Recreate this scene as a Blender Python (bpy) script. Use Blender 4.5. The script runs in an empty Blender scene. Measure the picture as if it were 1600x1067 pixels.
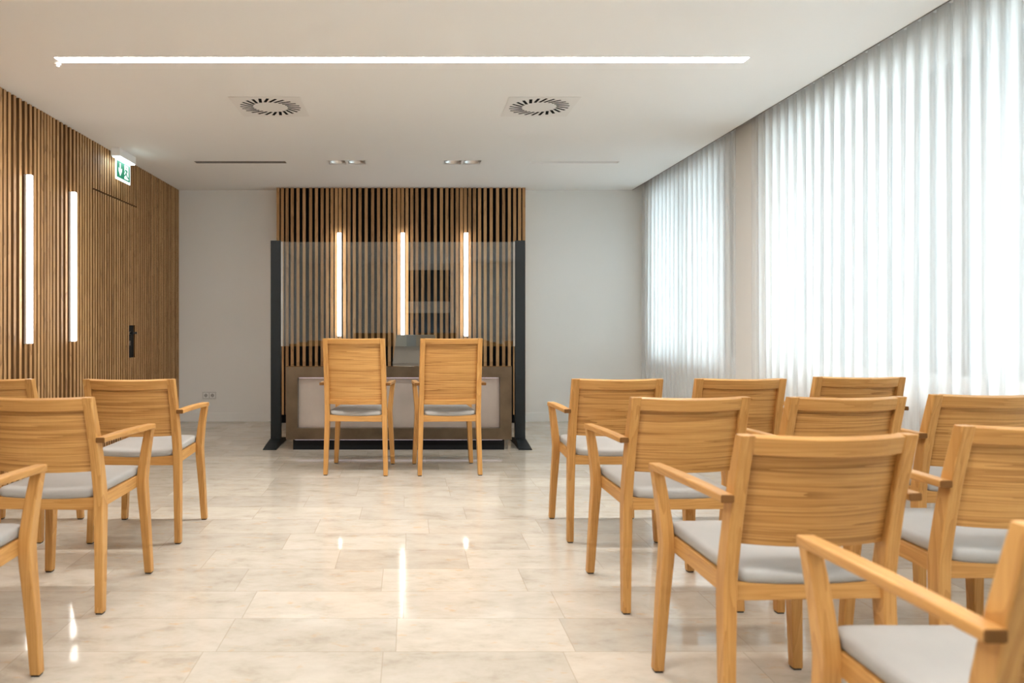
import bpy, bmesh, math, random
from mathutils import Vector, Matrix
random.seed(7)
scene = bpy.context.scene
COL = scene.collection
R = math.radians

# ------------------------------------------------------------------ view / world
scene.view_settings.view_transform = 'Standard'
scene.view_settings.look = 'None'
scene.view_settings.gamma = 1.0
scene.view_settings.use_curve_mapping = False
scene.view_settings.exposure = 1.84
try:
    scene.cycles.use_denoising = True
    scene.cycles.max_bounces = 14
    scene.cycles.diffuse_bounces = 7
    scene.cycles.glossy_bounces = 5
    scene.cycles.transmission_bounces = 8
    scene.cycles.transparent_max_bounces = 16
    scene.cycles.sample_clamp_indirect = 6.0
    scene.cycles.caustics_reflective = False
    scene.cycles.caustics_refractive = False
except Exception:
    pass

# room measures (metres): camera stands at the origin, 1.15 m up, looking along +Y
EYE = 1.15
F = 1190.0
YB = 8.94            # end wall
YF = -5.4            # wall behind the camera
XL = -2.705          # face of the slats on the left wall
XR = 2.82            # inner face of the window wall
XC = 2.73            # curtains
HC = 2.713           # ceiling
DEEP = 0.04          # slat depth

# ------------------------------------------------------------------ materials
def mat(name):
    m = bpy.data.materials.new(name)
    m.use_nodes = True
    nt = m.node_tree
    b = nt.nodes['Principled BSDF']
    return m, nt, b

def N(nt, kind, **kw):
    n = nt.nodes.new(kind)
    for k, v in kw.items():
        setattr(n, k, v)
    return n

def L(nt, a, b):
    nt.links.new(a, b)

def simple(name, col, rough=0.5, metal=0.0, spec=0.5, bump=0.0, bscale=200.0, vary=0.0, vscale=3.0):
    m, nt, b = mat(name)
    b.inputs['Base Color'].default_value = (*col, 1)
    b.inputs['Roughness'].default_value = rough
    b.inputs['Metallic'].default_value = metal
    b.inputs['Specular IOR Level'].default_value = spec
    tc = N(nt, 'ShaderNodeTexCoord')
    if vary:
        no = N(nt, 'ShaderNodeTexNoise')
        no.inputs['Scale'].default_value = vscale
        no.inputs['Detail'].default_value = 5
        L(nt, tc.outputs['Object'], no.inputs['Vector'])
        cr = N(nt, 'ShaderNodeValToRGB')
        cr.color_ramp.elements[0].position = 0.3
        cr.color_ramp.elements[1].position = 0.7
        cr.color_ramp.elements[0].color = tuple(c * (1 - vary) for c in col) + (1,)
        cr.color_ramp.elements[1].color = tuple(min(1, c * (1 + vary)) for c in col) + (1,)
        L(nt, no.outputs['Fac'], cr.inputs['Fac'])
        L(nt, cr.outputs['Color'], b.inputs['Base Color'])
    if bump:
        n2 = N(nt, 'ShaderNodeTexNoise')
        n2.inputs['Scale'].default_value = bscale
        n2.inputs['Detail'].default_value = 3
        L(nt, tc.outputs['Object'], n2.inputs['Vector'])
        bp = N(nt, 'ShaderNodeBump')
        bp.inputs['Strength'].default_value = bump
        bp.inputs['Distance'].default_value = 0.002
        L(nt, n2.outputs['Fac'], bp.inputs['Height'])
        L(nt, bp.outputs['Normal'], b.inputs['Normal'])
    return m

def emit(name, col, strength):
    m, nt, b = mat(name)
    b.inputs['Base Color'].default_value = (0.8, 0.8, 0.8, 1)
    b.inputs['Emission Color'].default_value = (*col, 1)
    b.inputs['Emission Strength'].default_value = strength
    return m

def wood(name, axis, dark, mid, light, rough=0.42, island=False, figure=1.0, contrast=1.0, stretch=1.0):
    """oak with the grain running along one local axis"""
    m, nt, b = mat(name)
    tc = N(nt, 'ShaderNodeTexCoord')
    oi = N(nt, 'ShaderNodeObjectInfo')
    off = N(nt, 'ShaderNodeVectorMath', operation='SCALE')
    off.inputs[0].default_value = (13.7, 7.9, 21.3)
    if island:
        ge = N(nt, 'ShaderNodeNewGeometry')
        L(nt, ge.outputs['Random Per Island'], off.inputs['Scale'])
        rnd = ge.outputs['Random Per Island']
    else:
        L(nt, oi.outputs['Random'], off.inputs['Scale'])
        rnd = oi.outputs['Random']
    add = N(nt, 'ShaderNodeVectorMath', operation='ADD')
    L(nt, tc.outputs['Object'], add.inputs[0])
    L(nt, off.outputs['Vector'], add.inputs[1])
    def stretched(across, along):
        mp = N(nt, 'ShaderNodeMapping')
        s = [across] * 3
        s[1] *= {'x': 0.02, 'y': 1.0, 'z': 0.3}[axis]      # bowed and bent parts follow the grain
        s['xyz'.index(axis)] = along
        mp.inputs['Scale'].default_value = s
        L(nt, add.outputs['Vector'], mp.inputs['Vector'])
        return mp.outputs['Vector']
    fib = N(nt, 'ShaderNodeTexNoise')
    fib.inputs['Scale'].default_value = 1.0
    fib.inputs['Detail'].default_value = 4
    fib.inputs['Roughness'].default_value = 0.65
    L(nt, stretched(210, 4), fib.inputs['Vector'])
    fig = N(nt, 'ShaderNodeTexNoise')
    fig.inputs['Scale'].default_value = 1.0
    fig.inputs['Detail'].default_value = 3
    fig.inputs['Distortion'].default_value = 0.25
    L(nt, stretched(15 * figure, 0.8 * figure * stretch), fig.inputs['Vector'])
    # growth rings: contour lines of the slow noise
    mul = N(nt, 'ShaderNodeMath', operation='MULTIPLY')
    mul.inputs[1].default_value = 11.0
    L(nt, fig.outputs['Fac'], mul.inputs[0])
    fr = N(nt, 'ShaderNodeMath', operation='FRACT')
    L(nt, mul.outputs[0], fr.inputs[0])
    pw = N(nt, 'ShaderNodeMath', operation='POWER')
    pw.inputs[1].default_value = 2.5
    L(nt, fr.outputs[0], pw.inputs[0])
    mixa = N(nt, 'ShaderNodeMix', data_type='FLOAT')
    mixa.inputs[0].default_value = 0.70
    L(nt, pw.outputs[0], mixa.inputs[2])
    L(nt, fib.outputs['Fac'], mixa.inputs[3])
    tone = N(nt, 'ShaderNodeMath', operation='MULTIPLY_ADD')
    tone.inputs[1].default_value = 0.34 if island else 0.12
    tone.inputs[2].default_value = -0.17 if island else -0.06
    L(nt, rnd, tone.inputs[0])
    sm = N(nt, 'ShaderNodeMath', operation='ADD')
    L(nt, mixa.outputs[0], sm.inputs[0])
    L(nt, tone.outputs[0], sm.inputs[1])
    cr = N(nt, 'ShaderNodeValToRGB')
    e = cr.color_ramp.elements
    e[0].position = 0.5 - 0.32 / contrast; e[0].color = (*light, 1)
    e[1].position = min(1.0, 0.5 + 0.38 / contrast); e[1].color = (*dark, 1)
    k = e.new(0.46); k.color = (*mid, 1)
    L(nt, sm.outputs[0], cr.inputs['Fac'])
    L(nt, cr.outputs['Color'], b.inputs['Base Color'])
    b.inputs['Roughness'].default_value = rough
    b.inputs['Specular IOR Level'].default_value = 0.35
    bp = N(nt, 'ShaderNodeBump')
    bp.inputs['Strength'].default_value = 0.12
    bp.inputs['Distance'].default_value = 0.001
    L(nt, fib.outputs['Fac'], bp.inputs['Height'])
    L(nt, bp.outputs['Normal'], b.inputs['Normal'])
    return m

OAK = dict(dark=(0.36, 0.165, 0.042), mid=(0.485, 0.243, 0.070), light=(0.58, 0.315, 0.102), contrast=1.1)
M_OAK = {a: wood('chair_oak_' + a, a, **OAK) for a in 'xyz'}
M_PANEL = wood('chair_oak_veneer', 'x', dark=(0.25, 0.108, 0.027), mid=(0.465, 0.232, 0.067), light=(0.59, 0.325, 0.108), contrast=1.4, figure=1.0, stretch=0.45)
SL = dict(dark=(0.16, 0.078, 0.03), mid=(0.42, 0.225, 0.092), light=(0.56, 0.325, 0.145))
M_SLAT = wood('slat_oak', 'z', island=True, rough=0.5, **SL)
M_SLATW = wood('wall_slat_oak', 'z', island=True, rough=0.6, dark=(0.17, 0.085, 0.032), mid=(0.41, 0.225, 0.095), light=(0.54, 0.32, 0.145))

M_SIDESHADE = simple('slat_side_shade_brown', (0.16, 0.078, 0.028), 0.6, spec=0.2)  # slat sides coloured darker, standing in for shade in the gaps
M_WALL = simple('white_plaster', (0.80, 0.79, 0.765), 0.7, bump=0.1, bscale=300, spec=0.3)
M_CEIL = simple('white_ceiling_paint', (0.86, 0.855, 0.84), 0.8, spec=0.2)
M_BASE = simple('white_skirting', (0.80, 0.79, 0.765), 0.45)
M_BACK = simple('black_felt', (0.006, 0.006, 0.007), 0.9, spec=0.1)
M_BROWN = simple('dark_brown_backing', (0.05, 0.028, 0.014), 0.8, spec=0.2)
M_WHITE = simple('white_enamel', (0.80, 0.80, 0.79), 0.4)
M_PLATE = simple('diffuser_plate_enamel', (0.80, 0.785, 0.765), 0.45)
M_SOCK = simple('socket_plastic', (0.62, 0.61, 0.59), 0.4)
M_GREYALU = simple('grey_aluminium', (0.55, 0.53, 0.50), 0.4, metal=0.6)
M_ANTH = simple('anthracite_powder_coat', (0.009, 0.013, 0.015), 0.45, spec=0.35, bump=0.05, bscale=900)
M_BLACK = simple('matt_black', (0.006, 0.007, 0.008), 0.55, spec=0.2)
M_GLIDE = simple('dark_glide', (0.03, 0.025, 0.02), 0.6)
M_CHROME = simple('polished_reflector', (0.82, 0.82, 0.81), 0.32, metal=0.8)
M_STEEL = simple('brushed_nickel', (0.55, 0.50, 0.42), 0.3, metal=1.0)
M_SEAT = simple('grey_seat_cover', (0.36, 0.345, 0.325), 0.55, bump=0.25, bscale=1400, spec=0.35, vary=0.04, vscale=9)
M_BRONZE = simple('patinated_bronze', (0.13, 0.092, 0.058), 0.42, metal=0.7, vary=0.3, vscale=4, bump=0.05, bscale=80)
M_BRTOP = simple('polished_bronze_top', (0.35, 0.26, 0.18), 0.08, metal=1.0)
M_SILVER = simple('brushed_silver_bronze', (0.50, 0.445, 0.405), 0.36, metal=0.75, vary=0.16, vscale=2.5)
M_STAND = simple('olive_grey_metal', (0.18, 0.158, 0.125), 0.5, metal=0.2, vary=0.06, vscale=6)
M_FRAME = simple('white_window_frame', (0.78, 0.79, 0.80), 0.4)
M_PAVE = simple('pale_paving', (0.42, 0.42, 0.41), 0.8)
M_CONC = simple('pale_render', (0.70, 0.72, 0.73), 0.8)
M_HEAD = simple('curtain_heading_grey', (0.6, 0.6, 0.6), 0.8)

WARM = (1.0, 0.84, 0.66)
M_LED = emit('ceiling_led', (1.0, 0.98, 0.945), 28.0)
M_WLED = emit('wall_led', (1.0, 0.95, 0.88), 3.0)
M_LILAC = emit('lilac_led', (0.85, 0.70, 0.82), 0.25)
M_EXLED = emit('exit_led', (0.75, 0.95, 1.0), 4.5)
M_EXWHITE = emit('exit_white', (0.85, 1.0, 0.97), 0.4)
M_GREEN = emit('exit_green', (0.01, 0.24, 0.125), 0.22)
M_GREEN.node_tree.nodes['Principled BSDF'].inputs['Base Color'].default_value = (0.008, 0.11, 0.055, 1)

def glass(name, tint, power=1.0):
    m, nt, b = mat(name)
    out = nt.nodes['Material Output']
    nt.nodes.remove(b)
    tr = N(nt, 'ShaderNodeBsdfTransparent'); tr.inputs['Color'].default_value = (*tint, 1)
    gl = N(nt, 'ShaderNodeBsdfGlossy'); gl.inputs['Roughness'].default_value = 0.0
    gl.inputs['Color'].default_value = (1, 1, 1, 1)
    fr = N(nt, 'ShaderNodeFresnel'); fr.inputs['IOR'].default_value = 1.5
    mu = N(nt, 'ShaderNodeMath', operation='MULTIPLY'); mu.inputs[1].default_value = power
    mu.use_clamp = True
    L(nt, fr.outputs[0], mu.inputs[0])
    mx = N(nt, 'ShaderNodeMixShader')
    L(nt, mu.outputs[0], mx.inputs[0]); L(nt, tr.outputs[0], mx.inputs[1]); L(nt, gl.outputs[0], mx.inputs[2])
    L(nt, mx.outputs[0], out.inputs['Surface'])
    return m
M_GLASS = glass('screen_glass', (0.96, 0.975, 0.965), 1.8)
M_PANE = glass('window_glass', (0.96, 0.98, 0.97))

def sheer(name, opacity, col):
    m, nt, b = mat(name)
    out = nt.nodes['Material Output']
    nt.nodes.remove(b)
    tr = N(nt, 'ShaderNodeBsdfTransparent'); tr.inputs['Color'].default_value = (1, 1, 1, 1)
    df = N(nt, 'ShaderNodeBsdfDiffuse'); df.inputs['Color'].default_value = (*col, 1)
    tl = N(nt, 'ShaderNodeBsdfTranslucent'); tl.inputs['Color'].default_value = (*col, 1)
    m1 = N(nt, 'ShaderNodeMixShader'); m1.inputs[0].default_value = 0.62
    L(nt, df.outputs[0], m1.inputs[1]); L(nt, tl.outputs[0], m1.inputs[2])
    # fine vertical weave
    tc = N(nt, 'ShaderNodeTexCoord')
    mp = N(nt, 'ShaderNodeMapping'); mp.inputs['Scale'].default_value = (1, 220, 0.6)
    L(nt, tc.outputs['Object'], mp.inputs['Vector'])
    no = N(nt, 'ShaderNodeTexNoise'); no.inputs['Scale'].default_value = 1.0; no.inputs['Detail'].default_value = 2
    L(nt, mp.outputs['Vector'], no.inputs['Vector'])
    ma = N(nt, 'ShaderNodeMath', operation='MULTIPLY_ADD')
    ma.inputs[1].default_value = 0.16; ma.inputs[2].default_value = opacity - 0.08
    L(nt, no.outputs['Fac'], ma.inputs[0])
    m2 = N(nt, 'ShaderNodeMixShader')
    L(nt, ma.outputs[0], m2.inputs[0]); L(nt, tr.outputs[0], m2.inputs[1]); L(nt, m1.outputs[0], m2.inputs[2])
    L(nt, m2.outputs[0], out.inputs['Surface'])
    return m
M_SHEER = sheer('sheer_voile', 0.74, (0.97, 0.975, 0.975))
M_TAPE = sheer('sheer_heading_tape', 0.78, (0.90, 0.90, 0.89))

def floor_material():
    m, nt, b = mat('limestone_tiles')
    tc = N(nt, 'ShaderNodeTexCoord')
    sep = N(nt, 'ShaderNodeSeparateXYZ'); L(nt, tc.outputs['Object'], sep.inputs[0])
    def M2(op, a, bb=None, c=None):
        n = N(nt, 'ShaderNodeMath', operation=op)
        for i, v in enumerate((a, bb, c)):
            if v is None: continue
            if isinstance(v, (int, float)): n.inputs[i].default_value = v
            else: L(nt, v, n.inputs[i])
        return n.outputs[0]
    ROW, LEN = 0.300, 0.63
    yy = M2('DIVIDE', M2('SUBTRACT', sep.outputs['Y'], 2.668), ROW)
    row = M2('FLOOR', yy); fy = M2('FRACT', yy)
    wn = N(nt, 'ShaderNodeTexWhiteNoise', noise_dimensions='1D'); L(nt, row, wn.inputs['W'])
    xx = M2('ADD', M2('DIVIDE', sep.outputs['X'], LEN), M2('MULTIPLY', wn.outputs['Value'], 7.0))
    colm = M2('FLOOR', xx); fx = M2('FRACT', xx)
    cmb = N(nt, 'ShaderNodeCombineXYZ'); L(nt, row, cmb.inputs[0]); L(nt, colm, cmb.inputs[1])
    wt = N(nt, 'ShaderNodeTexWhiteNoise', noise_dimensions='2D'); L(nt, cmb.outputs[0], wt.inputs['Vector'])
    # joints
    jy = M2('MULTIPLY', M2('MINIMUM', fy, M2('SUBTRACT', 1.0, fy)), ROW)
    jx = M2('MULTIPLY', M2('MINIMUM', fx, M2('SUBTRACT', 1.0, fx)), LEN)
    j = M2('MINIMUM', jx, jy)
    joint = N(nt, 'ShaderNodeMapRange'); joint.inputs[1].default_value = 0.0008; joint.inputs[2].default_value = 0.0022
    joint.inputs[3].default_value = 1.0; joint.inputs[4].default_value = 0.0
    L(nt, j, joint.inputs[0])
    # tile local offset so that veins break at the joints
    offv = N(nt, 'ShaderNodeVectorMath', operation='SCALE'); offv.inputs['Scale'].default_value = 17.0
    L(nt, wt.outputs['Color'], offv.inputs[0])
    addv = N(nt, 'ShaderNodeVectorMath', operation='ADD'); L(nt, tc.outputs['Object'], addv.inputs[0]); L(nt, offv.outputs[0], addv.inputs[1])
    mp = N(nt, 'ShaderNodeMapping'); mp.inputs['Scale'].default_value = (1.0, 1.7, 1.0); L(nt, addv.outputs[0], mp.inputs['Vector'])
    n1 = N(nt, 'ShaderNodeTexNoise'); n1.inputs['Scale'].default_value = 5.0; n1.inputs['Detail'].default_value = 10
    n1.inputs['Roughness'].default_value = 0.68; n1.inputs['Distortion'].default_value = 0.2
    L(nt, mp.outputs[0], n1.inputs['Vector'])
    cr = N(nt, 'ShaderNodeValToRGB'); e = cr.color_ramp.elements
    e[0].position = 0.28; e[0].color = (0.40, 0.342, 0.272, 1)
    e[1].position = 0.74; e[1].color = (0.595, 0.54, 0.465, 1)
    k = e.new(0.44); k.color = (0.515, 0.457, 0.38, 1)
    k = e.new(0.55); k.color = (0.555, 0.495, 0.418, 1)
    L(nt, n1.outputs['Fac'], cr.inputs['Fac'])
    # ochre flecks
    n2 = N(nt, 'ShaderNodeTexNoise'); n2.inputs['Scale'].default_value = 14; n2.inputs['Detail'].default_value = 4
    L(nt, mp.outputs[0], n2.inputs['Vector'])
    mr = N(nt, 'ShaderNodeMapRange'); mr.inputs[1].default_value = 0.62; mr.inputs[2].default_value = 0.76
    mr.inputs[3].default_value = 0.0; mr.inputs[4].default_value = 0.55
    L(nt, n2.outputs['Fac'], mr.inputs[0])
    mx = N(nt, 'ShaderNodeMix', data_type='RGBA'); L(nt, mr.outputs[0], mx.inputs[0])
    L(nt, cr.outputs[0], mx.inputs[6]); mx.inputs[7].default_value = (0.56, 0.36, 0.18, 1)
    # tile tone
    tn = M2('MULTIPLY_ADD', wt.outputs['Value'], 0.20, 0.90)
    hsv = N(nt, 'ShaderNodeHueSaturation'); L(nt, tn, hsv.inputs['Value']); L(nt, mx.outputs[2], hsv.inputs['Color'])
    mj = N(nt, 'ShaderNodeMix', data_type='RGBA'); L(nt, M2('MULTIPLY', joint.outputs[0], 0.6), mj.inputs[0])
    L(nt, hsv.outputs[0], mj.inputs[6]); mj.inputs[7].default_value = (0.36, 0.29, 0.21, 1)
    L(nt, mj.outputs[2], b.inputs['Base Color'])
    rg = M2('MULTIPLY_ADD', n1.outputs['Fac'], 0.04, 0.055)
    L(nt, rg, b.inputs['Roughness'])
    b.inputs['Specular IOR Level'].default_value = 0.32
    bp = N(nt, 'ShaderNodeBump'); bp.inputs['Strength'].default_value = 0.25; bp.inputs['Distance'].default_value = 0.0006
    L(nt, M2('SUBTRACT', 1.0, joint.outputs[0]), bp.inputs['Height']); L(nt, bp.outputs[0], b.inputs['Normal'])
    return m
M_FLOOR = floor_material()

# ------------------------------------------------------------------ mesh helpers
def link(name, bm, m, parent=None, smooth=False, loc=None):
    me = bpy.data.meshes.new(name)
    bmesh.ops.recalc_face_normals(bm, faces=bm.faces)
    bm.to_mesh(me); bm.free()
    for x in (m if isinstance(m, (list, tuple)) else [m]):
        me.materials.append(x)
    if smooth:
        for p in me.polygons: p.use_smooth = True
    o = bpy.data.objects.new(name, me)
    COL.objects.link(o)
    if loc: o.location = loc
    if parent: o.parent = parent
    return o

def box(bm, x0, x1, y0, y1, z0, z1, mi=0):
    v = [bm.verts.new(p) for p in ((x0,y0,z0),(x1,y0,z0),(x1,y1,z0),(x0,y1,z0),(x0,y0,z1),(x1,y0,z1),(x1,y1,z1),(x0,y1,z1))]
    for q in ((0,3,2,1),(4,5,6,7),(0,1,5,4),(1,2,6,5),(2,3,7,6),(3,0,4,7)):
        f = bm.faces.new([v[i] for i in q]); f.material_index = mi
    return v

def bevel_all(bm, w, seg=2):
    bmesh.ops.bevel(bm, geom=list(bm.edges), offset=w, segments=seg, affect='EDGES', profile=0.5, clamp_overlap=True)

def slat(bm, x0, x1, y0, y1, z0, z1, face):
    n0 = len(bm.faces)
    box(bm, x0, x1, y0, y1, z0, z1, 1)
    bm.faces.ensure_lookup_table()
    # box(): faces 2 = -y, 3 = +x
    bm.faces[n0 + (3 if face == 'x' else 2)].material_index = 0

def bbox(x0, x1, y0, y1, z0, z1, bev=0.0, seg=2):
    bm = bmesh.new(); box(bm, x0, x1, y0, y1, z0, z1)
    if bev: bevel_all(bm, bev, seg)
    return bm

def sweep(stations, ch=0.004):
    """stations: (centre, u, v, wu, wv); a rounded rectangular bar swept through them"""
    bm = bmesh.new(); rings = []
    for c, u, v, wu, wv in stations:
        c, u, v = Vector(c), Vector(u), Vector(v)
        a, b_ = wu / 2, wv / 2
        k = min(ch, a * 0.8, b_ * 0.8); h = k * 0.3
        pts = [(-a + k, -b_), (a - k, -b_), (a - h, -b_ + h), (a, -b_ + k), (a, b_ - k), (a - h, b_ - h), (a - k, b_), (-a + k, b_), (-a + h, b_ - h), (-a, b_ - k), (-a, -b_ + k), (-a + h, -b_ + h)]
        rings.append([bm.verts.new(c + u * p + v * q) for p, q in pts])
    n = len(rings[0])
    for r0, r1 in zip(rings, rings[1:]):
        for i in range(n):
            bm.faces.new((r0[i], r0[(i + 1) % n], r1[(i + 1) % n], r1[i]))
    bm.faces.new(rings[0][::-1]); bm.faces.new(rings[-1])
    return bm

M_END = simple('oak_end_grain', (0.17, 0.075, 0.022), 0.8, spec=0.15)

def cap_round(st, ch=0.003):
    """repeat the end stations a little smaller so that ends are eased"""
    def shrink(s, d, k):
        c, u, v, wu, wv = s
        return (Vector(c) + Vector(d) * k, u, v, wu - 2 * k, wv - 2 * k)
    d0 = (Vector(st[0][0]) - Vector(st[1][0])).normalized()
    d1 = (Vector(st[-1][0]) - Vector(st[-2][0])).normalized()
    a = [shrink(st[0], d0, 0.0015)]; b_ = [shrink(st[-1], d1, 0.0015)]
    return a + st + b_

def smooth_path(keys, n=6):
    """keys: list of tuples of floats -> Catmull-Rom samples"""
    out = []
    K = [keys[0]] + list(keys) + [keys[-1]]
    for i in range(1, len(K) - 2):
        p0, p1, p2, p3 = K[i - 1], K[i], K[i + 1], K[i + 2]
        for s in range(n):
            t = s / n
            out.append(tuple(0.5 * ((2 * b) + (-a + c) * t + (2 * a - 5 * b + 4 * c - d) * t * t + (-a + 3 * b - 3 * c + d) * t ** 3) for a, b, c, d in zip(p0, p1, p2, p3)))
    out.append(tuple(keys[-1]))
    return out

def cyl(bm, c, r, d, axis='z', seg=24, r2=None, mi=0):
    mt = Matrix.Translation(c)
    if axis == 'x': mt = mt @ Matrix.Rotation(R(90), 4, 'Y')
    if axis == 'y': mt = mt @ Matrix.Rotation(R(90), 4, 'X')
    g = bmesh.ops.create_cone(bm, cap_ends=True, cap_tris=False, segments=seg, radius1=r, radius2=r if r2 is None else r2, depth=d, matrix=mt)
    return g['verts']

def poly(bm, pts, x0, x1, mi=0):
    """prism: (y, z) outline between two x planes"""
    a = [bm.verts.new((x0, y, z)) for y, z in pts]; b_ = [bm.verts.new((x1, y, z)) for y, z in pts]
    n = len(pts)
    fs = [bm.faces.new(a[::-1]), bm.faces.new(b_)]
    for i in range(n):
        fs.append(bm.faces.new((a[i], a[(i + 1) % n], b_[(i + 1) % n], b_[i])))
    for f in fs: f.material_index = mi

def cut(o, cutters):
    """subtract boxes/meshes from o, at build time"""
    bm = bmesh.new()
    for c in cutters: box(bm, *c)
    me = bpy.data.meshes.new('cut'); bm.to_mesh(me); bm.free()
    co = bpy.data.objects.new('cut', me); COL.objects.link(co)
    carve(o, co)

def carve(o, co):
    md = o.modifiers.new('cut', 'BOOLEAN'); md.operation = 'DIFFERENCE'; md.solver = 'EXACT'; md.object = co
    dg = bpy.context.evaluated_depsgraph_get()
    new = bpy.data.meshes.new_from_object(o.evaluated_get(dg))
    o.modifiers.clear(); old = o.data; nm = old.name
    o.data = new; bpy.data.meshes.remove(old); new.name = nm
    me = co.data; bpy.data.objects.remove(co); bpy.data.meshes.remove(me)

def tag(o, label, cat, group=None):
    o['label'] = label; o['category'] = cat
    if group: o['group'] = group
    return o

def empty(name, loc, rz=0.0):
    o = bpy.data.objects.new(name, None); COL.objects.link(o)
    o.empty_display_size = 0.1; o.location = loc; o.rotation_euler = (0, 0, rz)
    return o

def struct(o):
    o['kind'] = 'structure'; return o

# ------------------------------------------------------------------ setting
XFAR = 3.10   # outer face of the window wall
struct(link('floor', bbox(-2.9, XFAR, YF - 0.2, YB + 0.2, -0.12, 0.0), M_FLOOR))

# ceiling slab with the openings of its lamps and vents
XE = 2.61
VENT = ((-1.005, 5.506), (0.936, 5.506))
LAMPS = ((-2.09, 2.0, 4.478, 4.568), (-2.09, 2.0, 0.88, 0.97))
TWIN = (-0.61, 0.51); TY = 7.40
SLOT = ((-2.08, -1.20), (1.15, 2.03)); SY = 7.39
ceil = struct(link('ceiling', bbox(-2.9, XE, YF - 0.2, YB + 0.15, HC, HC + 0.16), M_CEIL))
cuts = []
for x0, x1, y0, y1 in LAMPS: cuts.append((x0, x1, y0, y1, HC - 0.02, HC + 0.05))
for cx in TWIN: cuts.append((cx - 0.19, cx + 0.19, TY - 0.095, TY + 0.095, HC - 0.02, HC + 0.10))
for x0, x1 in SLOT: cuts.append((x0, x1, SY - 0.042, SY + 0.042, HC - 0.02, HC + 0.06))
cut(ceil, cuts)

# end wall, left wall, wall behind the camera
struct(link('wall_back', bbox(-2.9, XFAR, YB, YB + 0.15, 0.0, 3.0), M_WALL))
bm = bmesh.new()
box(bm, -2.81, 1.06 - 1.12 - 0.02, YF - 0.15, YF, 0, HC); box(bm, 1.06, XR + 0.2, YF - 0.15, YF, 0, HC + 0.2)
box(bm, -0.08, 1.06, YF - 0.15, YF, 2.55, HC); box(bm, -0.08, 1.06, YF - 0.15, YF, 1.42, 1.72)
struct(link('wall_front', bm, M_WALL))
bm = bmesh.new()
box(bm, -0.5, 1.5, YF - 1.3, YF - 1.28, 0, HC); box(bm, -0.5, -0.48, YF - 1.3, YF - .15, 0, HC); box(bm, 1.48, 1.5, YF - 1.3, YF - .15, 0, HC); box(bm, -0.5, 1.5, YF - 1.3, YF - .15, HC, HC + .02)
struct(link('wall_recess', bm, simple('dark_blue_lobby', (0.05, 0.07, 0.085), 0.7)))
bm = bmesh.new()
box(bm, XL - 0.10, XL - DEEP, 0.88, YB, 0, HC + 0.1); box(bm, XL - 0.10, XL, YF - 0.15, 0.88, 0, HC + 0.1, 1)
wl = struct(link('wall_left', bm, [M_BROWN, M_WALL]))

# skirting of the end wall
bm = bmesh.new()
box(bm, XL, -1.533, YB - 0.014, YB, 0, 0.098); box(bm, 1.327, XR, YB - 0.014, YB, 0, 0.098)
struct(link('baseboard_back', bm, M_BASE))

# slats of the left wall; the door in it is clad the same way
DY0, DY1, DH = 6.48, 7.54, 2.295
HY0, HY1, HZ0, HZ1 = 7.335, 7.515, 0.815, 1.130   # pocket of the handle
slats = bmesh.new(); dslats = bmesh.new()
y = YB - 0.004
rs = random.Random(3)
LY = (5.357, 6.061)
while y > 0.9:
    w = 0.034
    y0, y1 = y - w, y
    if y < 6.42:
        ph = (y - LY[0]) / 0.704 * 2 * math.pi
        gap = 0.010 + 0.031 * (0.5 + 0.5 * math.cos(ph)) + rs.uniform(0, 0.003)
    else:
        gap = 0.013 + rs.uniform(0, 0.006) + 0.006 * (0.5 + 0.5 * math.cos((y - 8.5) / 0.7 * 2 * math.pi))
    dx = rs.uniform(0, 0.002)
    yc = (y0 + y1) / 2
    if DY0 < yc < DY1:
        slat(slats, XL - DEEP, XL - dx, y0, y1, DH + 0.012, HC - 0.001, 'x')
        if HY0 < yc < HY1:
            slat(dslats, XL - DEEP + 0.001, XL - dx, y0, y1, 0.012, HZ0, 'x'); slat(dslats, XL - DEEP + 0.001, XL - dx, y0, y1, HZ1, DH, 'x')
        else:
            slat(dslats, XL - DEEP + 0.001, XL - dx, y0, y1, 0.012, DH, 'x')
    else:
        slat(slats, XL - DEEP, XL - dx, y0, y1, 0.001, HC - 0.001, 'x')
    y = y0 - gap
link('slat_cladding', slats, [M_SLATW, M_SIDESHADE], wl)
d = struct(link('door_1', bbox(XL - DEEP - 0.001, XL - DEEP + 0.004, DY0, DY1, 0.008, DH), M_BROWN))
link('slat_cladding', dslats, [M_SLATW, M_SIDESHADE], d)
link('handle_plate', bbox(XL - DEEP + 0.004, XL - 0.017, HY0 + 0.002, HY1 - 0.002, HZ0 + 0.001, HZ1 - 0.001, 0.001, 1), M_BLACK, d)
bm = bmesh.new()
cyl(bm, (XL - 0.012, 7.405, 1.055), 0.010, 0.05, 'x')
box(bm, XL - 0.002, XL + 0.016, 7.398, 7.52, 1.045, 1.065)
lv = link('door_handle', bm, M_BLACK, d)
bm = bmesh.new(); cyl(bm, (XL - 0.020, 7.405, 1.055), 0.015, 0.022, 'x')
link('handle_rose', bm, M_STEEL, d)
bm = bmesh.new(); cyl(bm, (XL - 0.022, 7.405, 0.968), 0.013, 0.02, 'x'); box(bm, XL - 0.03, XL - 0.012, 7.397, 7.413, 0.935, 0.968)
link('lock_cylinder', bm, M_STEEL, d)

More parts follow.
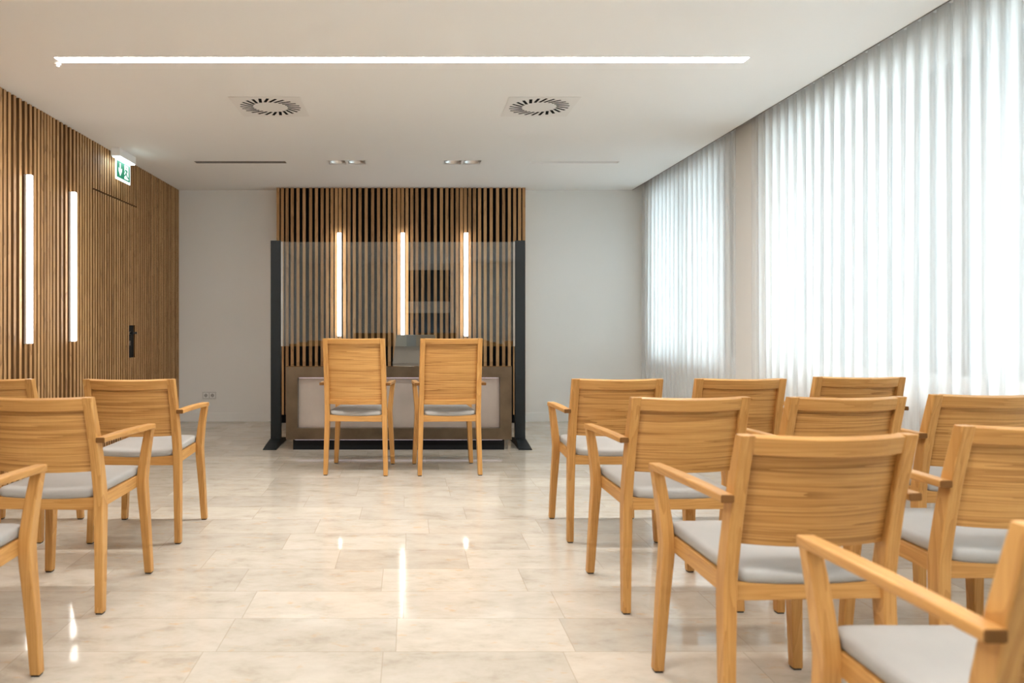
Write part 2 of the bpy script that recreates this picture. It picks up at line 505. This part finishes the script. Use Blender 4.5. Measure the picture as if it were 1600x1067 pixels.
# window wall: piers, parapet and lintel around two openings
W1 = (6.58, 8.72); W2 = (-5.2, 5.92)
SILL, HEAD = 0.72, 2.66
bm = bmesh.new()
for y0, y1 in ((YF - 0.15, W2[0]), (W2[1], W1[0]), (W1[1], YB)): box(bm, XR, XFAR, y0, y1, 0, 3.0)
for y0, y1 in (W1, W2):
    box(bm, 2.96, XFAR, y0, y1, 0, SILL); box(bm, 2.96, XFAR, y0, y1, HEAD, 3.0)
box(bm, 2.745, XR, 6.05, 6.41, 0, 2.808)
struct(link('wall_right', bm, M_WALL))
def window(name, y0, y1, mull):
    bm = bmesh.new(); xa, xb = 2.955, 3.03
    box(bm, xa, xb, y0, y1, SILL, SILL + 0.14); box(bm, xa, xb, y0, y1, HEAD - 0.06, HEAD)
    box(bm, xa - .02, xb, y0, y1, SILL + 0.055, SILL + 0.065)
    for ym in [y0 + 0.04, y1 - 0.04] + mull: box(bm, xa, xb, ym - 0.045, ym + 0.045, SILL, HEAD)
    w = struct(link(name, bm, M_FRAME))
    link('pane', bbox(2.992, 2.998, y0 + 0.01, y1 - 0.01, SILL + 0.02, HEAD - 0.02), M_PANE, w)
window('window_1', *W1, [7.65]); window('window_2', *W2, [3.86, 1.8, -0.3, -2.4])
# curtain trough above the windows, dark shadow profile at the ceiling edge
struct(link('trim_1', bbox(XE, 2.97, YF - 0.15, YB, 2.808, 2.88), M_CEIL))
struct(link('trim_2', bbox(XE, XE + 0.007, YF, YB, HC - 0.002, 2.808), simple('bronze_shadow_profile', (0.12, 0.10, 0.08), 0.5)))
rail = link('curtain_rail', bbox(XC - 0.016, XC + 0.016, YF + 0.1, YB - 0.02, 2.783, 2.803, 0.002, 1), M_GREYALU)
tag(rail, 'slim grey curtain rail running along the ceiling above the sheer curtains', 'curtain rail')
# outside: eaves, ground
struct(link('eaves', bbox(XFAR, 3.94, YF - 4, YB + 4, HEAD + 0.01, HEAD + 0.5), M_CONC))
struct(link('sky_blocking_facade', bbox(14, 14.5, -40, 60, -0.1, 5.75), M_CONC))  # facade added opposite to block the low sky behind the curtains
struct(link('ground', bbox(XFAR, 60, -50, 60, -0.2, -0.1), M_PAVE))

# ------------------------------------------------------------------ sheer curtains
def curtain(y0, y1, seed, label):
    rr = random.Random(seed)
    z1, zh, z0 = 2.772, 2.700, 0.035
    per = 0.118
    nper = int((y1 - y0) / per); per = (y1 - y0) / nper
    ns = 14
    phs = []
    amp = [rr.uniform(0.85, 1.15) for _ in range(nper + 2)]
    drift = [rr.uniform(-0.034, 0.034) for _ in range(nper + 2)]
    drift[0] = drift[-1] = drift[-2] = 0
    lev = [z1, z1 - 0.02, zh, zh - 0.0005, 2.4, 2.0, 1.5, 1.0, 0.6, 0.3, z0]
    def pt(i, z):
        t = i / ns; k = int(t); f = t - k
        k2 = min(k + 1, nper + 1)
        g = (z1 - z) / (z1 - z0)
        a = 0.022 * (1 + 0.25 * g) * (1 + (amp[k] * (1 - f) + amp[k2] * f - 1) * (0.3 + g))
        dr = (drift[k] * (1 - f) + drift[k2] * f) * g
        ang = 2 * math.pi * t
        # a soft square wave folds the cloth back on itself
        xx = math.sin(ang); xx = math.copysign(abs(xx) ** 0.75, xx)
        yo = -0.021 * math.sin(2 * ang) * (1 - 0.15 * g)
        return (XC + a * xx, y0 + t * per + yo + dr, z)
    def sheet(levels):
        bm = bmesh.new()
        rows = [[bm.verts.new(pt(i, z)) for i in range(nper * ns + 1)] for z in levels]
        for r0, r1 in zip(rows, rows[1:]):
            for i in range(len(r0) - 1): bm.faces.new((r0[i], r0[i + 1], r1[i + 1], r1[i]))
        return bm
    root = empty('curtain', (0, 0, 0))
    root.location = (XC, (y0 + y1) / 2, 0)
    c = link('curtain_cloth', sheet(lev[2:]), M_SHEER, root, True)
    h = link('heading_tape', sheet(lev[:3]), M_TAPE, root, True)
    for o in (c, h): o.matrix_parent_inverse = Matrix.Translation(-Vector(root.location))
    tag(root, label, 'curtain', 'sheer curtains on the window wall')
curtain(6.42, 8.89, 5, 'narrower white sheer curtain hanging in the far corner beside the end wall')
curtain(-5.3, 6.04, 6, 'wide white sheer curtain hanging from the white pier towards the foreground')

# ------------------------------------------------------------------ slat panel on the end wall
PY = 8.77
pan = empty('slat_wall_panel', (-0.10, PY + 0.08, 0))
inv = Matrix.Translation(-Vector(pan.location))
def part(name, bm, m, parent, smooth=False):
    o = link(name, bm, m, parent, smooth)
    t = parent
    o.matrix_parent_inverse = Matrix.Translation(-Vector(t.location)) if t.type == 'EMPTY' else Matrix()
    return o
tag(pan, 'tall panel of vertical oak slats over black backing on the end wall', 'wall panel')
X = lambda px, d: (px - 640.0) * d / F
Z = lambda py, d: EYE + (505.0 - py) * d / F
part('backing_board', bbox(-1.515, 1.31, PY + 0.023, YB, 0.0, HC - 0.002), M_BACK, pan)
zs1 = [55,108,165,228,298,373,452,523,593,656,713,766,813,867,921,985,1055,1130,1209,1281,1350,1413,1475,1527]
zs2 = [52,106,165,227,298,373,452,526,593,656,718,770,818,870,930,992,1060,1133,1211,1286,1355,1420,1480,1532]
pxs = [425 + v / 7.805 for v in zs1] + [620 + v / 7.805 for v in zs2]
bm = bmesh.new()
for p in pxs:
    x0 = X(p, PY); slat(bm, x0, x0 + 0.0345, PY, PY + 0.024, 0.097, HC - 0.002, 'y')
sl = part('slats', bm, [M_SLAT, M_SIDESHADE], pan)
bm = bmesh.new(); box(bm, -1.533, -1.515, PY + 0.024, YB, 0.097, HC - 0.002); box(bm, 1.31, 1.327, PY + 0.024, YB, 0.097, HC - 0.002)
part('side_board', bm, M_SLAT, pan)

# ------------------------------------------------------------------ LED wall lights
def wall_light(loc, rz, w, h, label, group):
    t = empty('wall_light', loc, rz)      # local: back at y=0, sticks out along -y
    link('light_housing', bbox(-w / 2, w / 2, -0.017, 0.0, 0, h, 0.001, 1), M_GREYALU, t)
    link('light_diffuser', bbox(-w / 2, w / 2, -0.050, -0.017, 0.003, h - 0.003, 0.002, 1), M_WLED, t)
    tag(t, label, 'wall light', group)
for p, lab in ((530.6, 'left of three vertical LED light bars on the slat panel behind the glass'),
               (629.2, 'middle of three vertical LED light bars on the slat panel behind the glass'),
               (727.8, 'right of three vertical LED light bars on the slat panel behind the glass')):
    wall_light((X(p, PY), PY, 1.0), 0, 0.042, 1.19, lab, 'LED bars on the slat panel')
for yy, lab in ((LY[0], 'vertical LED light bar on the left slatted wall, farther from the door'),
                (LY[1], 'vertical LED light bar on the left slatted wall, nearer to the door')):
    wall_light((XL, yy, 1.005), R(90), 0.032, 1.19, lab, 'LED bars on the left wall')

# ------------------------------------------------------------------ ceiling fittings
def linear(x0, x1, y0, y1, label):
    t = empty('linear_ceiling_light', ((x0 + x1) / 2, (y0 + y1) / 2, HC))
    part('light_channel', bbox(x0, x1, y0, y1, HC + 0.03, HC + 0.05), M_WHITE, t)
    part('light_diffuser', bbox(x0 + 0.002, x1 - 0.002, y0 + 0.002, y1 - 0.002, HC + 0.006, HC + 0.030), M_LED, t)
    tag(t, label, 'ceiling light', 'long recessed ceiling lights')
linear(*LAMPS[0], 'long thin glowing light line recessed across the white ceiling')
linear(*LAMPS[1], 'added unseen light line recessed in the ceiling above the rear chair rows')  # unseen lamp, invented overhead for the bright floor near the camera

def air_diffuser(cx, cy, label):
    t = empty('ceiling_air_diffuser', (cx, cy, HC)); h = 0.249
    plate = part('face_plate', bbox(cx - h, cx + h, cy - h, cy + h, HC - 0.0023, HC - 0.0013), M_PLATE, t)
    bm = bmesh.new()
    for k in range(24):
        th = 2 * math.pi * (k + 0.35) / 24; ti = th - R(14)
        po = Vector((cx + 0.216 * math.cos(th), cy + 0.216 * math.sin(th), 0)); pi_ = Vector((cx + 0.123 * math.cos(ti), cy + 0.123 * math.sin(ti), 0))
        dd = (po - pi_).normalized(); nn = Vector((-dd.y, dd.x, 0)) * 0.0108
        q = [po + nn, po - nn, pi_ - nn, pi_ + nn]
        lo = [bm.verts.new((p.x, p.y, HC - 0.03)) for p in q]; hi = [bm.verts.new((p.x, p.y, HC + 0.02)) for p in q]
        for i in range(4): bm.faces.new((lo[i], lo[(i + 1) % 4], hi[(i + 1) % 4], hi[i]))
        bm.faces.new(lo[::-1]); bm.faces.new(hi)
    bmesh.ops.recalc_face_normals(bm, faces=bm.faces)
    me = bpy.data.meshes.new('c'); bm.to_mesh(me); bm.free()
    co = bpy.data.objects.new('c', me); COL.objects.link(co)
    bpy.context.view_layer.update()
    mi = plate.matrix_world.copy(); carve(plate, co)
    part('dark_duct', bbox(cx - 0.235, cx + 0.235, cy - 0.235, cy + 0.235, HC - 0.0012, HC - 0.0003), M_BACK, t)
    tag(t, label, 'air vent', 'square swirl air diffusers')
air_diffuser(*VENT[0], 'left square ceiling air diffuser with a ring of black swirl slots')
air_diffuser(*VENT[1], 'right square ceiling air diffuser with a ring of black swirl slots')

def twin(cx, label):
    t = empty('twin_downlight', (cx, TY, HC))
    bm = bmesh.new()
    hw, hd = 0.19, 0.095
    for a in ((cx - hw, cx - hw + 0.012, TY - hd, TY + hd), (cx + hw - 0.012, cx + hw, TY - hd, TY + hd), (cx - hw, cx + hw, TY - hd, TY - hd + 0.010),
              (cx - hw, cx + hw, TY + hd - 0.010, TY + hd), (cx - 0.012, cx + 0.012, TY - hd, TY + hd)):
        box(bm, *a, HC - 0.001, HC + 0.09)
    part('downlight_frame', bm, M_WHITE, t)
    part('downlight_backing', bbox(cx - hw, cx + hw, TY - hd, TY + hd, HC + 0.092, HC + 0.099), simple('inner_grey', (0.3, 0.3, 0.29), 0.5), t)
    for s in (-1, 1):
        bm = bmesh.new(); ccx = cx + s * 0.092
        prof = [(0.072, 0.004), (0.066, 0.02), (0.055, 0.045), (0.036, 0.07), (0.012, 0.085)]
        rings = [[bm.verts.new((ccx + r * math.cos(2 * math.pi * i / 32), TY + r * math.sin(2 * math.pi * i / 32), HC + z)) for i in range(32)] for r, z in prof]
        for r0, r1 in zip(rings, rings[1:]):
            for i in range(32): bm.faces.new((r0[i], r0[(i + 1) % 32], r1[(i + 1) % 32], r1[i]))
        bm.faces.new(rings[-1])
        part('reflector', bm, M_CHROME, t, True)
    tag(t, label, 'downlight', 'twin recessed downlights')
twin(TWIN[0], 'left recessed twin downlight in the ceiling before the slat panel')
twin(TWIN[1], 'right recessed twin downlight in the ceiling before the slat panel')

def slot(x0, x1, label, m):
    t = empty('slot_vent', ((x0 + x1) / 2, SY, HC))
    bm = bmesh.new()
    box(bm, x0, x1, SY - 0.042, SY - 0.039, HC - 0.002, HC + 0.055); box(bm, x0, x1, SY + 0.039, SY + 0.042, HC - 0.002, HC + 0.055)
    box(bm, x0, x0 + 0.003, SY - 0.039, SY + 0.039, HC - 0.002, HC + 0.055); box(bm, x1 - 0.003, x1, SY - 0.039, SY + 0.039, HC - 0.002, HC + 0.055)
    part('slot_frame', bm, m, t)
    part('slot_backing', bbox(x0, x1, SY - 0.042, SY + 0.042, HC + 0.055, HC + 0.0595), m, t)
    tag(t, label, 'air vent', 'narrow ceiling slots')
slot(*SLOT[0], 'narrow ceiling slot on the left, towards the exit sign', simple('grey_slot', (0.22, 0.20, 0.18), 0.6))
slot(*SLOT[1], 'narrow ceiling slot on the right, towards the curtains', M_WHITE)

bm = bmesh.new(); cyl(bm, (-2.115, 4.575, HC - 0.006), 0.020, 0.012, r2=0.020); cyl(bm, (-2.115, 4.575, HC - 0.017), 0.009, 0.012, r2=0.014)
tag(link('ceiling_sensor', bm, M_WHITE), 'tiny white ceiling sensor at the left end of the long light line', 'sensor')

# ------------------------------------------------------------------ emergency exit sign
ex = empty('exit_sign', (-2.62, 6.965, HC))
part('sign_housing', bbox(-2.655, -2.575, 6.77, 7.17, 2.640, HC - 0.001, 0.003), M_WHITE, ex)
part('sign_lamp', bbox(-2.648, -2.582, 6.785, 7.155, 2.634, 2.640), M_EXLED, ex)
pl = part('sign_plate', bbox(-2.624, -2.616, 6.785, 7.135, 2.440, 2.634, 0.001, 1), M_EXWHITE, ex)
bm = bmesh.new()
gx0, gx1 = -2.6155, -2.6135
box(bm, gx0, gx1, 6.803, 7.117, 2.462, 2.612)
gp = part('green_field', bm, M_GREEN, ex)
a0, a1 = -2.6135, -2.6118
def sy(u): return 6.803 + u * 0.314       # u: 0 left .. 1 right of the face
def sz(v): return 2.462 + v * 0.150
bm = bmesh.new()
poly(bm, [(sy(.195), sz(.88)), (sy(.275), sz(.88)), (sy(.275), sz(.45)), (sy(.36), sz(.60)), (sy(.36), sz(.42)), (sy(.235), sz(.12)), (sy(.11), sz(.42)), (sy(.11), sz(.60)), (sy(.195), sz(.45))], a0, a1)
part('arrow', bm, M_EXWHITE, ex)
bm = bmesh.new()
box(bm, a0, a1, sy(.56), sy(.87), sz(.08), sz(.92))
part('doorway_symbol', bm, M_EXWHITE, ex)
bm = bmesh.new(); b0, b1 = -2.6118, -2.6105
cyl(bm, ((b0 + b1) / 2, sy(.715), sz(.77)), 0.010, b1 - b0, 'x', 16)
poly(bm, [(sy(.60), sz(.66)), (sy(.76), sz(.66)), (sy(.84), sz(.52)), (sy(.80), sz(.49)), (sy(.745), sz(.58)), (sy(.72), sz(.44)), (sy(.80), sz(.28)), (sy(.90), sz(.22)), (sy(.89), sz(.15)), (sy(.76), sz(.20)), (sy(.67), sz(.36)), (sy(.60), sz(.24)), (sy(.50), sz(.20)), (sy(.49), sz(.27)), (sy(.575), sz(.32)), (sy(.655), sz(.48)), (sy(.665), sz(.58)), (sy(.61), sz(.57)), (sy(.575), sz(.45)), (sy(.535), sz(.47))], b0, b1)
part('running_figure', bm, M_GREEN, ex)
tag(ex, 'green lit emergency exit sign with down arrow and running figure', 'exit sign')

# ------------------------------------------------------------------ double socket
so = empty('power_socket', (-2.35, YB, 0.305))
part('socket_frame', bbox(-2.43, -2.268, YB - 0.010, YB, 0.262, 0.346, 0.002), M_SOCK, so)
for cx in (-2.388, -2.311):
    s = part('socket_insert', bbox(cx - 0.030, cx + 0.030, YB - 0.013, YB - 0.0098, 0.274, 0.334, 0.002), M_WHITE, so)
    bm = bmesh.new(); cyl(bm, (cx, YB - 0.0134, 0.304), 0.0205, 0.001, 'y')
    link('socket_well', bm, simple('socket_shadow', (0.42, 0.41, 0.40), 0.6), s)
    bm = bmesh.new(); cyl(bm, (cx - 0.0095, YB - 0.0142, 0.304), 0.003, 0.001, 'y', 10); cyl(bm, (cx + 0.0095, YB - 0.0142, 0.304), 0.003, 0.001, 'y', 10)
    box(bm, cx - 0.003, cx + 0.003, YB - 0.0147, YB - 0.0137, 0.321, 0.325); box(bm, cx - 0.003, cx + 0.003, YB - 0.0147, YB - 0.0137, 0.283, 0.287)
    link('pin_holes', bm, M_BLACK, s)
    for o in s.children: o.matrix_parent_inverse = s.matrix_parent_inverse.inverted() @ s.matrix_parent_inverse
tag(so, 'white double power socket low on the end wall left of the glass screen', 'power socket')

# ------------------------------------------------------------------ glass screen on two posts
GY = 7.25
sc = empty('glass_screen', (-0.11, GY, 0))
tag(sc, 'tall clear glass screen between two anthracite posts before the slat panel', 'glass screen')
GX0, GX1 = -1.218, 1.000
for s, cx in ((-1, -1.270), (1, 1.0495)):
    p = part('post', bbox(cx - 0.048, cx + 0.048, GY - 0.030, GY + 0.030, 0.055, 1.935, 0.003), M_ANTH, sc)
    # foot: low wedge, curved down to both ends
    bm = bmesh.new(); sec = []
    for yy in [-0.345, -0.34, -0.30, -0.24, -0.16, -0.07, 0.0, 0.07, 0.16, 0.24, 0.30, 0.34, 0.345]:
        t = min(1, abs(yy) / 0.345)
        h = 0.012 + 0.050 * (1 - t ** 1.3)
        wt = 0.048 + 0.010 * t; wb = 0.052 + 0.011 * t
        sec.append([(cx - wb, GY + yy, 0.0), (cx + wb, GY + yy, 0.0), (cx + wt, GY + yy, h), (cx - wt, GY + yy, h)])
    rings = [[bm.verts.new(q) for q in s_] for s_ in sec]
    for r0, r1 in zip(rings, rings[1:]):
        for i in range(4): bm.faces.new((r0[i], r0[(i + 1) % 4], r1[(i + 1) % 4], r1[i]))
    bm.faces.new(rings[0]); bm.faces.new(rings[-1])
    part('foot', bm, M_ANTH, sc)
    ix = cx + (0.048 if s < 0 else -0.048)
    part('glass_channel', bbox(min(ix, ix - s * 0.014), max(ix, ix - s * 0.014), GY - 0.012, GY + 0.012, 0.931, 1.925), simple('pale_channel', (0.55, 0.50, 0.44), 0.4), sc)
part('glass_pane', bbox(GX0 + 0.006, GX1 - 0.006, GY - 0.004, GY + 0.004, 0.931, 1.924), M_GLASS, sc)

# ------------------------------------------------------------------ bronze counter behind the front chairs
cx0, cx1, cy0, cy1, cz0, cz1 = -1.117, 0.922, 6.88, 7.70, 0.098, 0.763
ct = empty('metal_counter', ((cx0 + cx1) / 2, (cy0 + cy1) / 2, 0))
tag(ct, 'long low bronze metal counter with recessed silvery front panel and black plinth', 'counter')
bm = bmesh.new(); fw = 0.104; rd = 0.07
box(bm, cx0, cx0 + fw, cy0, cy1, cz0, cz1 - 0.006); box(bm, cx1 - fw, cx1, cy0, cy1, cz0, cz1 - 0.006)
box(bm, cx0 + fw, cx1 - fw, cy0, cy1, cz1 - fw, cz1 - 0.006); box(bm, cx0 + fw, cx1 - fw, cy0, cy1, cz0, cz0 + fw)
box(bm, cx0 + fw, cx1 - fw, cy1 - 0.02, cy1, cz0 + fw, cz1 - fw)
part('frame', bm, M_BRONZE, ct)
part('counter_top', bbox(cx0, cx1, cy0, cy1, cz1 - 0.006, cz1, 0.0015, 1), M_BRTOP, ct)
part('front_panel', bbox(cx0 + fw, cx1 - fw, cy0 + rd, cy0 + rd + 0.02, cz0 + fw, cz1 - fw), M_SILVER, ct)
part('panel_light_strip', bbox(cx0 + fw + 0.01, cx1 - fw - 0.01, cy0 + 0.035, cy0 + 0.050, cz1 - fw - 0.006, cz1 - fw), M_LILAC, ct)
part('plinth', bbox(-1.060, 0.862, 6.93, 7.64, 0.0, cz0), M_BLACK, ct)
part('base_light_strip', bbox(-1.04, 0.84, 6.905, 6.922, cz0 - 0.006, cz0), M_LILAC, ct)

# tapered dark stand on the counter
bm = bmesh.new()
lx0, lx1 = -0.165, 0.285
v = [bm.verts.new(p) for p in ((lx0, 7.30, cz1), (lx1, 7.30, cz1), (lx1, 7.56, cz1), (lx0, 7.56, cz1), (lx0 + 0.042, 7.33, 1.036), (lx1 - 0.042, 7.33, 1.036), (lx1 - 0.042, 7.53, 1.036), (lx0 + 0.042, 7.53, 1.036))]
for q in ((0, 3, 2, 1), (4, 5, 6, 7), (0, 1, 5, 4), (1, 2, 6, 5), (2, 3, 7, 6), (3, 0, 4, 7)): bm.faces.new([v[i] for i in q])
bmesh.ops.bevel(bm, geom=list(bm.edges), offset=0.003, segments=2, affect='EDGES')
tag(link('tapered_stand', bm, M_STAND), 'dark grey tapered metal stand on the bronze counter behind the glass', 'stand')

# ------------------------------------------------------------------ armchairs
def lerp_profile(keys, z):
    for (z0, v0), (z1, v1) in zip(keys, keys[1:]):
        if z <= z1: return v0 + (v1 - v0) * max(0, (z - z0) / (z1 - z0))
    return keys[-1][1]

def make_chair(high):
    H = 1.036 if high else 0.862
    root = empty('highback_armchair' if high else 'armchair', (0, 0, 0))
    lean = -0.085 if high else -0.072
    UX, UY, UZ = Vector((1, 0, 0)), Vector((0, 1, 0)), Vector((0, 0, 1))
    # rear legs: foot -> seat -> leaning back post.  (x, y, z, width, depth)
    keys = [(0.2290, 0.000, 0.008, 0.033, 0.036), (0.2240, 0.014, 0.22, 0.035, 0.045), (0.2185, 0.026, 0.42, 0.037, 0.054),
            (0.2175, 0.020, 0.50, 0.037, 0.054), (0.2160, (0.020 + lean) / 2 + 0.008, (0.5 + H) / 2, 0.037, 0.048), (0.2145, lean, H, 0.037, 0.040)]
    path = smooth_path(keys, 6)
    prof_y = [(p[2], p[1]) for p in path]; prof_x = [(p[2], p[0]) for p in path]
    for s in (-1, 1):
        st = [((s * x, y, z), UX, UY, w, dpt) for x, y, z, w, dpt in path]
        leg = link('leg', sweep(cap_round(st)), M_OAK['z'], root)
        link('foot_glide', bbox(s * 0.229 - 0.013, s * 0.229 + 0.013, -0.014, 0.014, 0, 0.008), M_GLIDE, leg)
    # front legs: kinked at the seat, flaring up to the arm
    fk = [(0.2335, 0.490, 0.008, 0.033, 0.036), (0.2230, 0.480, 0.22, 0.037, 0.043), (0.2125, 0.470, 0.40, 0.040, 0.052), (0.2135, 0.471, 0.46, 0.040, 0.052),
          (0.2230, 0.483, 0.57, 0.038, 0.044), (0.2335, 0.497, 0.663, 0.036, 0.036)]
    fpath = smooth_path(fk, 6)
    for s in (-1, 1):
        st = [((s * x, y, z), UX, UY, w, dpt) for x, y, z, w, dpt in fpath]
        leg = link('leg', sweep(cap_round(st)), M_OAK['z'], root)
        link('foot_glide', bbox(s * 0.2335 - 0.013, s * 0.2335 + 0.013, 0.476, 0.504, 0, 0.008), M_GLIDE, leg)
        # spacer between front leg and seat frame
    # arms: outside the rear post, on top of the front leg
    for s in (-1, 1):
        ya = lerp_profile(prof_y, 0.70)
        ak = [(0.2515, ya - 0.028, 0.694, 0.036, 0.021), (0.2500, 0.12, 0.692, 0.040, 0.022), (0.2430, 0.32, 0.684, 0.042, 0.023), (0.2345, 0.515, 0.673, 0.041, 0.024)]
        st = [((s * x, y, z), UX, UZ, w, t) for x, y, z, w, t in smooth_path(ak, 5)]
        bm = sweep(cap_round(st)); bm.faces.ensure_lookup_table()
        for f in bm.faces:
            if all(v.co.y < ya - 0.026 for v in f.verts): f.material_index = 1
        link('armrest', bm, [M_OAK['y'], M_END], root)
    # back: bowed rails and veneer panel between the posts
    def bowed(z0, z1, thick, fwd, bow, name, m, dip=0.0):
        zc = (z0 + z1) / 2
        yc0, yc1 = lerp_profile(prof_y, z0), lerp_profile(prof_y, z1)
        vdir = Vector((0, yc1 - yc0, z1 - z0)); ln = vdir.length; vdir.normalize()
        n = Vector((0, vdir.z, -vdir.y)); half = lerp_profile(prof_x, zc) - 0.017
        st = []
        for i in range(17):
            t = -1 + 2 * i / 16
            b_ = -bow * (1 - t * t)
            st.append(((t * half, (yc0 + yc1) / 2 + fwd + b_, zc - dip * (1 - t * t)), n, vdir, thick, ln))
        return link(name, sweep(st, 0.002), m, root)
    th = 0.036 if high else 0.046
    bow = 0.040 if high else 0.045
    bowed(H - th, H, 0.024, -0.006, bow, 'top_rail', M_OAK['x'], 0.002)
    zb = 0.540 if high else 0.562
    if high:
        bowed(zb, zb + 0.034, 0.022, -0.004, bow, 'lower_rail', M_OAK['x'])
        bowed(zb + 0.03, H - th + 0.004, 0.011, 0.006, bow, 'backrest', M_PANEL)
    else:
        bowed(zb, H - th + 0.004, 0.012, 0.006, bow, 'backrest', M_PANEL)
    # seat frame
    st = []
    for i in range(13):
        t = -1 + i / 6; dp = 0.010 * (1 - t * t)
        st.append(((t * 0.203, 0.022, 0.432 - dp / 2), UY, UZ, 0.024, 0.052 - dp))
    link('seat_rail', sweep(st, 0.002), M_OAK['x'], root)
    for s in (-1, 1):
        link('seat_rail', sweep([((s * 0.197, 0.035, 0.428), UX, UZ, 0.024, 0.052), ((s * 0.183, 0.46, 0.430), UX, UZ, 0.024, 0.052)], 0.002), M_OAK['y'], root)
    link('seat_rail', bbox(-0.198, 0.198, 0.455, 0.479, 0.404, 0.456, 0.002), M_OAK['x'], root)
    # upholstered seat
    def outline(ins):
        pts = []
        for yy, hw, sgn in ((0.010, 0.206, -1), (0.510, 0.1925, 1)): pass
        y0, y1, r = 0.006 + ins, 0.508 - ins, 0.03
        def hw(y): return 0.199 + (0.190 - 0.199) * (y - 0.006) / 0.5 - ins
        cs = [(hw(y0) - r, y0 + r, 270), (hw(y1) - r, y1 - r, 0), (-(hw(y1) - r), y1 - r, 90), (-(hw(y0) - r), y0 + r, 180)]
        for k, (cx, cy, a) in enumerate(cs):
            for j in range(6):
                th_ = R(a + 90 * j / 5); pts.append((cx + r * math.cos(th_), cy + r * math.sin(th_)))
            nx = cs[(k + 1) % 4]; ex_ = (cx + r * math.cos(R(a + 90)), cy + r * math.sin(R(a + 90))); sx_ = (nx[0] + r * math.cos(R(nx[2])), nx[1] + r * math.sin(R(nx[2])))
            for j in range(1, 8):
                t = j / 8; pts.append((ex_[0] + (sx_[0] - ex_[0]) * t, ex_[1] + (sx_[1] - ex_[1]) * t))
        return pts
    bm = bmesh.new(); rings = []
    for ins, z in ((0.030, 0.456), (0.006, 0.457), (0.0, 0.464), (0.0, 0.482), (0.005, 0.490), (0.014, 0.4945), (0.05, 0.498), (0.10, 0.501), (0.15, 0.502)):
        ring = []
        for x, y in outline(ins):
            dp = 0.010 * (1 - min(1, (x / 0.2) ** 2)) * max(0.0, 1 - y / 0.35)
            ring.append(bm.verts.new((x, y, z - dp)))
        rings.append(ring)
    n = len(rings[0])
    for r0, r1 in zip(rings, rings[1:]):
        for i in range(n): bm.faces.new((r0[i], r0[(i + 1) % n], r1[(i + 1) % n], r1[i]))
    bm.faces.new(rings[0][::-1]); bm.faces.new(rings[-1])
    link('seat', bm, M_SEAT, root, True)
    return root

def copy_tree(o, parent=None):
    c = o.copy(); COL.objects.link(c)
    if parent: c.parent = parent
    for ch in o.children: copy_tree(ch, c)
    return c

GL, GR = 'low-backed armchairs in rows', 'low-backed armchairs in rows'
low = make_chair(False)
seats = [
    (1.071, 4.00, 0.0, 'oak armchair in the front row right of the aisle, nearest to the aisle'),
    (1.715, 4.02, 0.0, 'oak armchair in the middle of the front row right of the aisle'),
    (2.405, 4.14, -3.0, 'oak armchair at the curtain end of the front row right of the aisle'),
    (1.086, 3.03, 2.5, 'oak armchair in the second row right of the aisle, nearest to the aisle'),
    (1.698, 3.04, 3.0, 'oak armchair in the middle of the second row right of the aisle'),
    (2.334, 3.14, 0.0, 'oak armchair at the curtain end of the second row, cut by the right edge'),
    (1.075, 2.04, 2.5, 'large oak armchair in the third row right of the aisle, backrest fully in view'),
    (1.773, 2.21, 0.0, 'oak armchair in the third row by the right edge, backrest partly cut off'),
    (1.105, 1.16, 0.0, 'nearest oak armchair at bottom right, mostly armrest and grey seat in view'),
    (-1.438, 3.98, 0.0, 'oak armchair in the front row left of the aisle, before the white wall'),
    (-2.168, 3.99, 0.0, 'oak armchair in the front row by the left edge, before the slatted wall'),
    (-1.455, 3.03, -2.5, 'oak armchair in the second row left of the aisle, backrest cut by left edge'),
    (-1.4515, 2.00, 0.0, 'nearest oak armchair on the left, only its armrest and front leg in view'),
]
for i, (x, y, a, lab) in enumerate(seats):
    o = low if i == 0 else copy_tree(low)
    o.location = (x, y, 0); o.rotation_euler = (0, 0, R(a))
    tag(o, lab, 'chair', 'low-backed oak armchairs in rows')
hi = make_chair(True)
for i, (x, y, a, lab) in enumerate(((-0.408, 5.75, -4.5, 'left of two high-backed oak armchairs facing the bronze counter'),
                                    (0.305, 5.75, 4.0, 'right of two high-backed oak armchairs facing the bronze counter'))):
    o = hi if i == 0 else copy_tree(hi)
    o.location = (x, y, 0); o.rotation_euler = (0, 0, R(a))
    tag(o, lab, 'chair', 'high-backed oak armchairs at the front')

# ------------------------------------------------------------------ daylight
w = bpy.data.worlds.new('overcast_sky'); scene.world = w; w.use_nodes = True
bg = w.node_tree.nodes['Background']
bg.inputs['Color'].default_value = (0.80, 0.92, 1.0, 1)
bg.inputs['Strength'].default_value = 3.9

# ------------------------------------------------------------------ camera
cam = bpy.data.cameras.new('camera'); co = bpy.data.objects.new('camera', cam); COL.objects.link(co)
co.location = (0, 0, EYE); co.rotation_euler = (R(90), 0, 0)
cam.sensor_fit = 'HORIZONTAL'; cam.sensor_width = 36.0; cam.lens = 36.0 * F / 1600.0
cam.shift_x = 160.0 / 1600.0; cam.shift_y = -28.5 / 1600.0
cam.clip_start = 0.05
cam.dof.use_dof = True; cam.dof.focus_distance = 5.4; cam.dof.aperture_fstop = 3.2
scene.camera = co
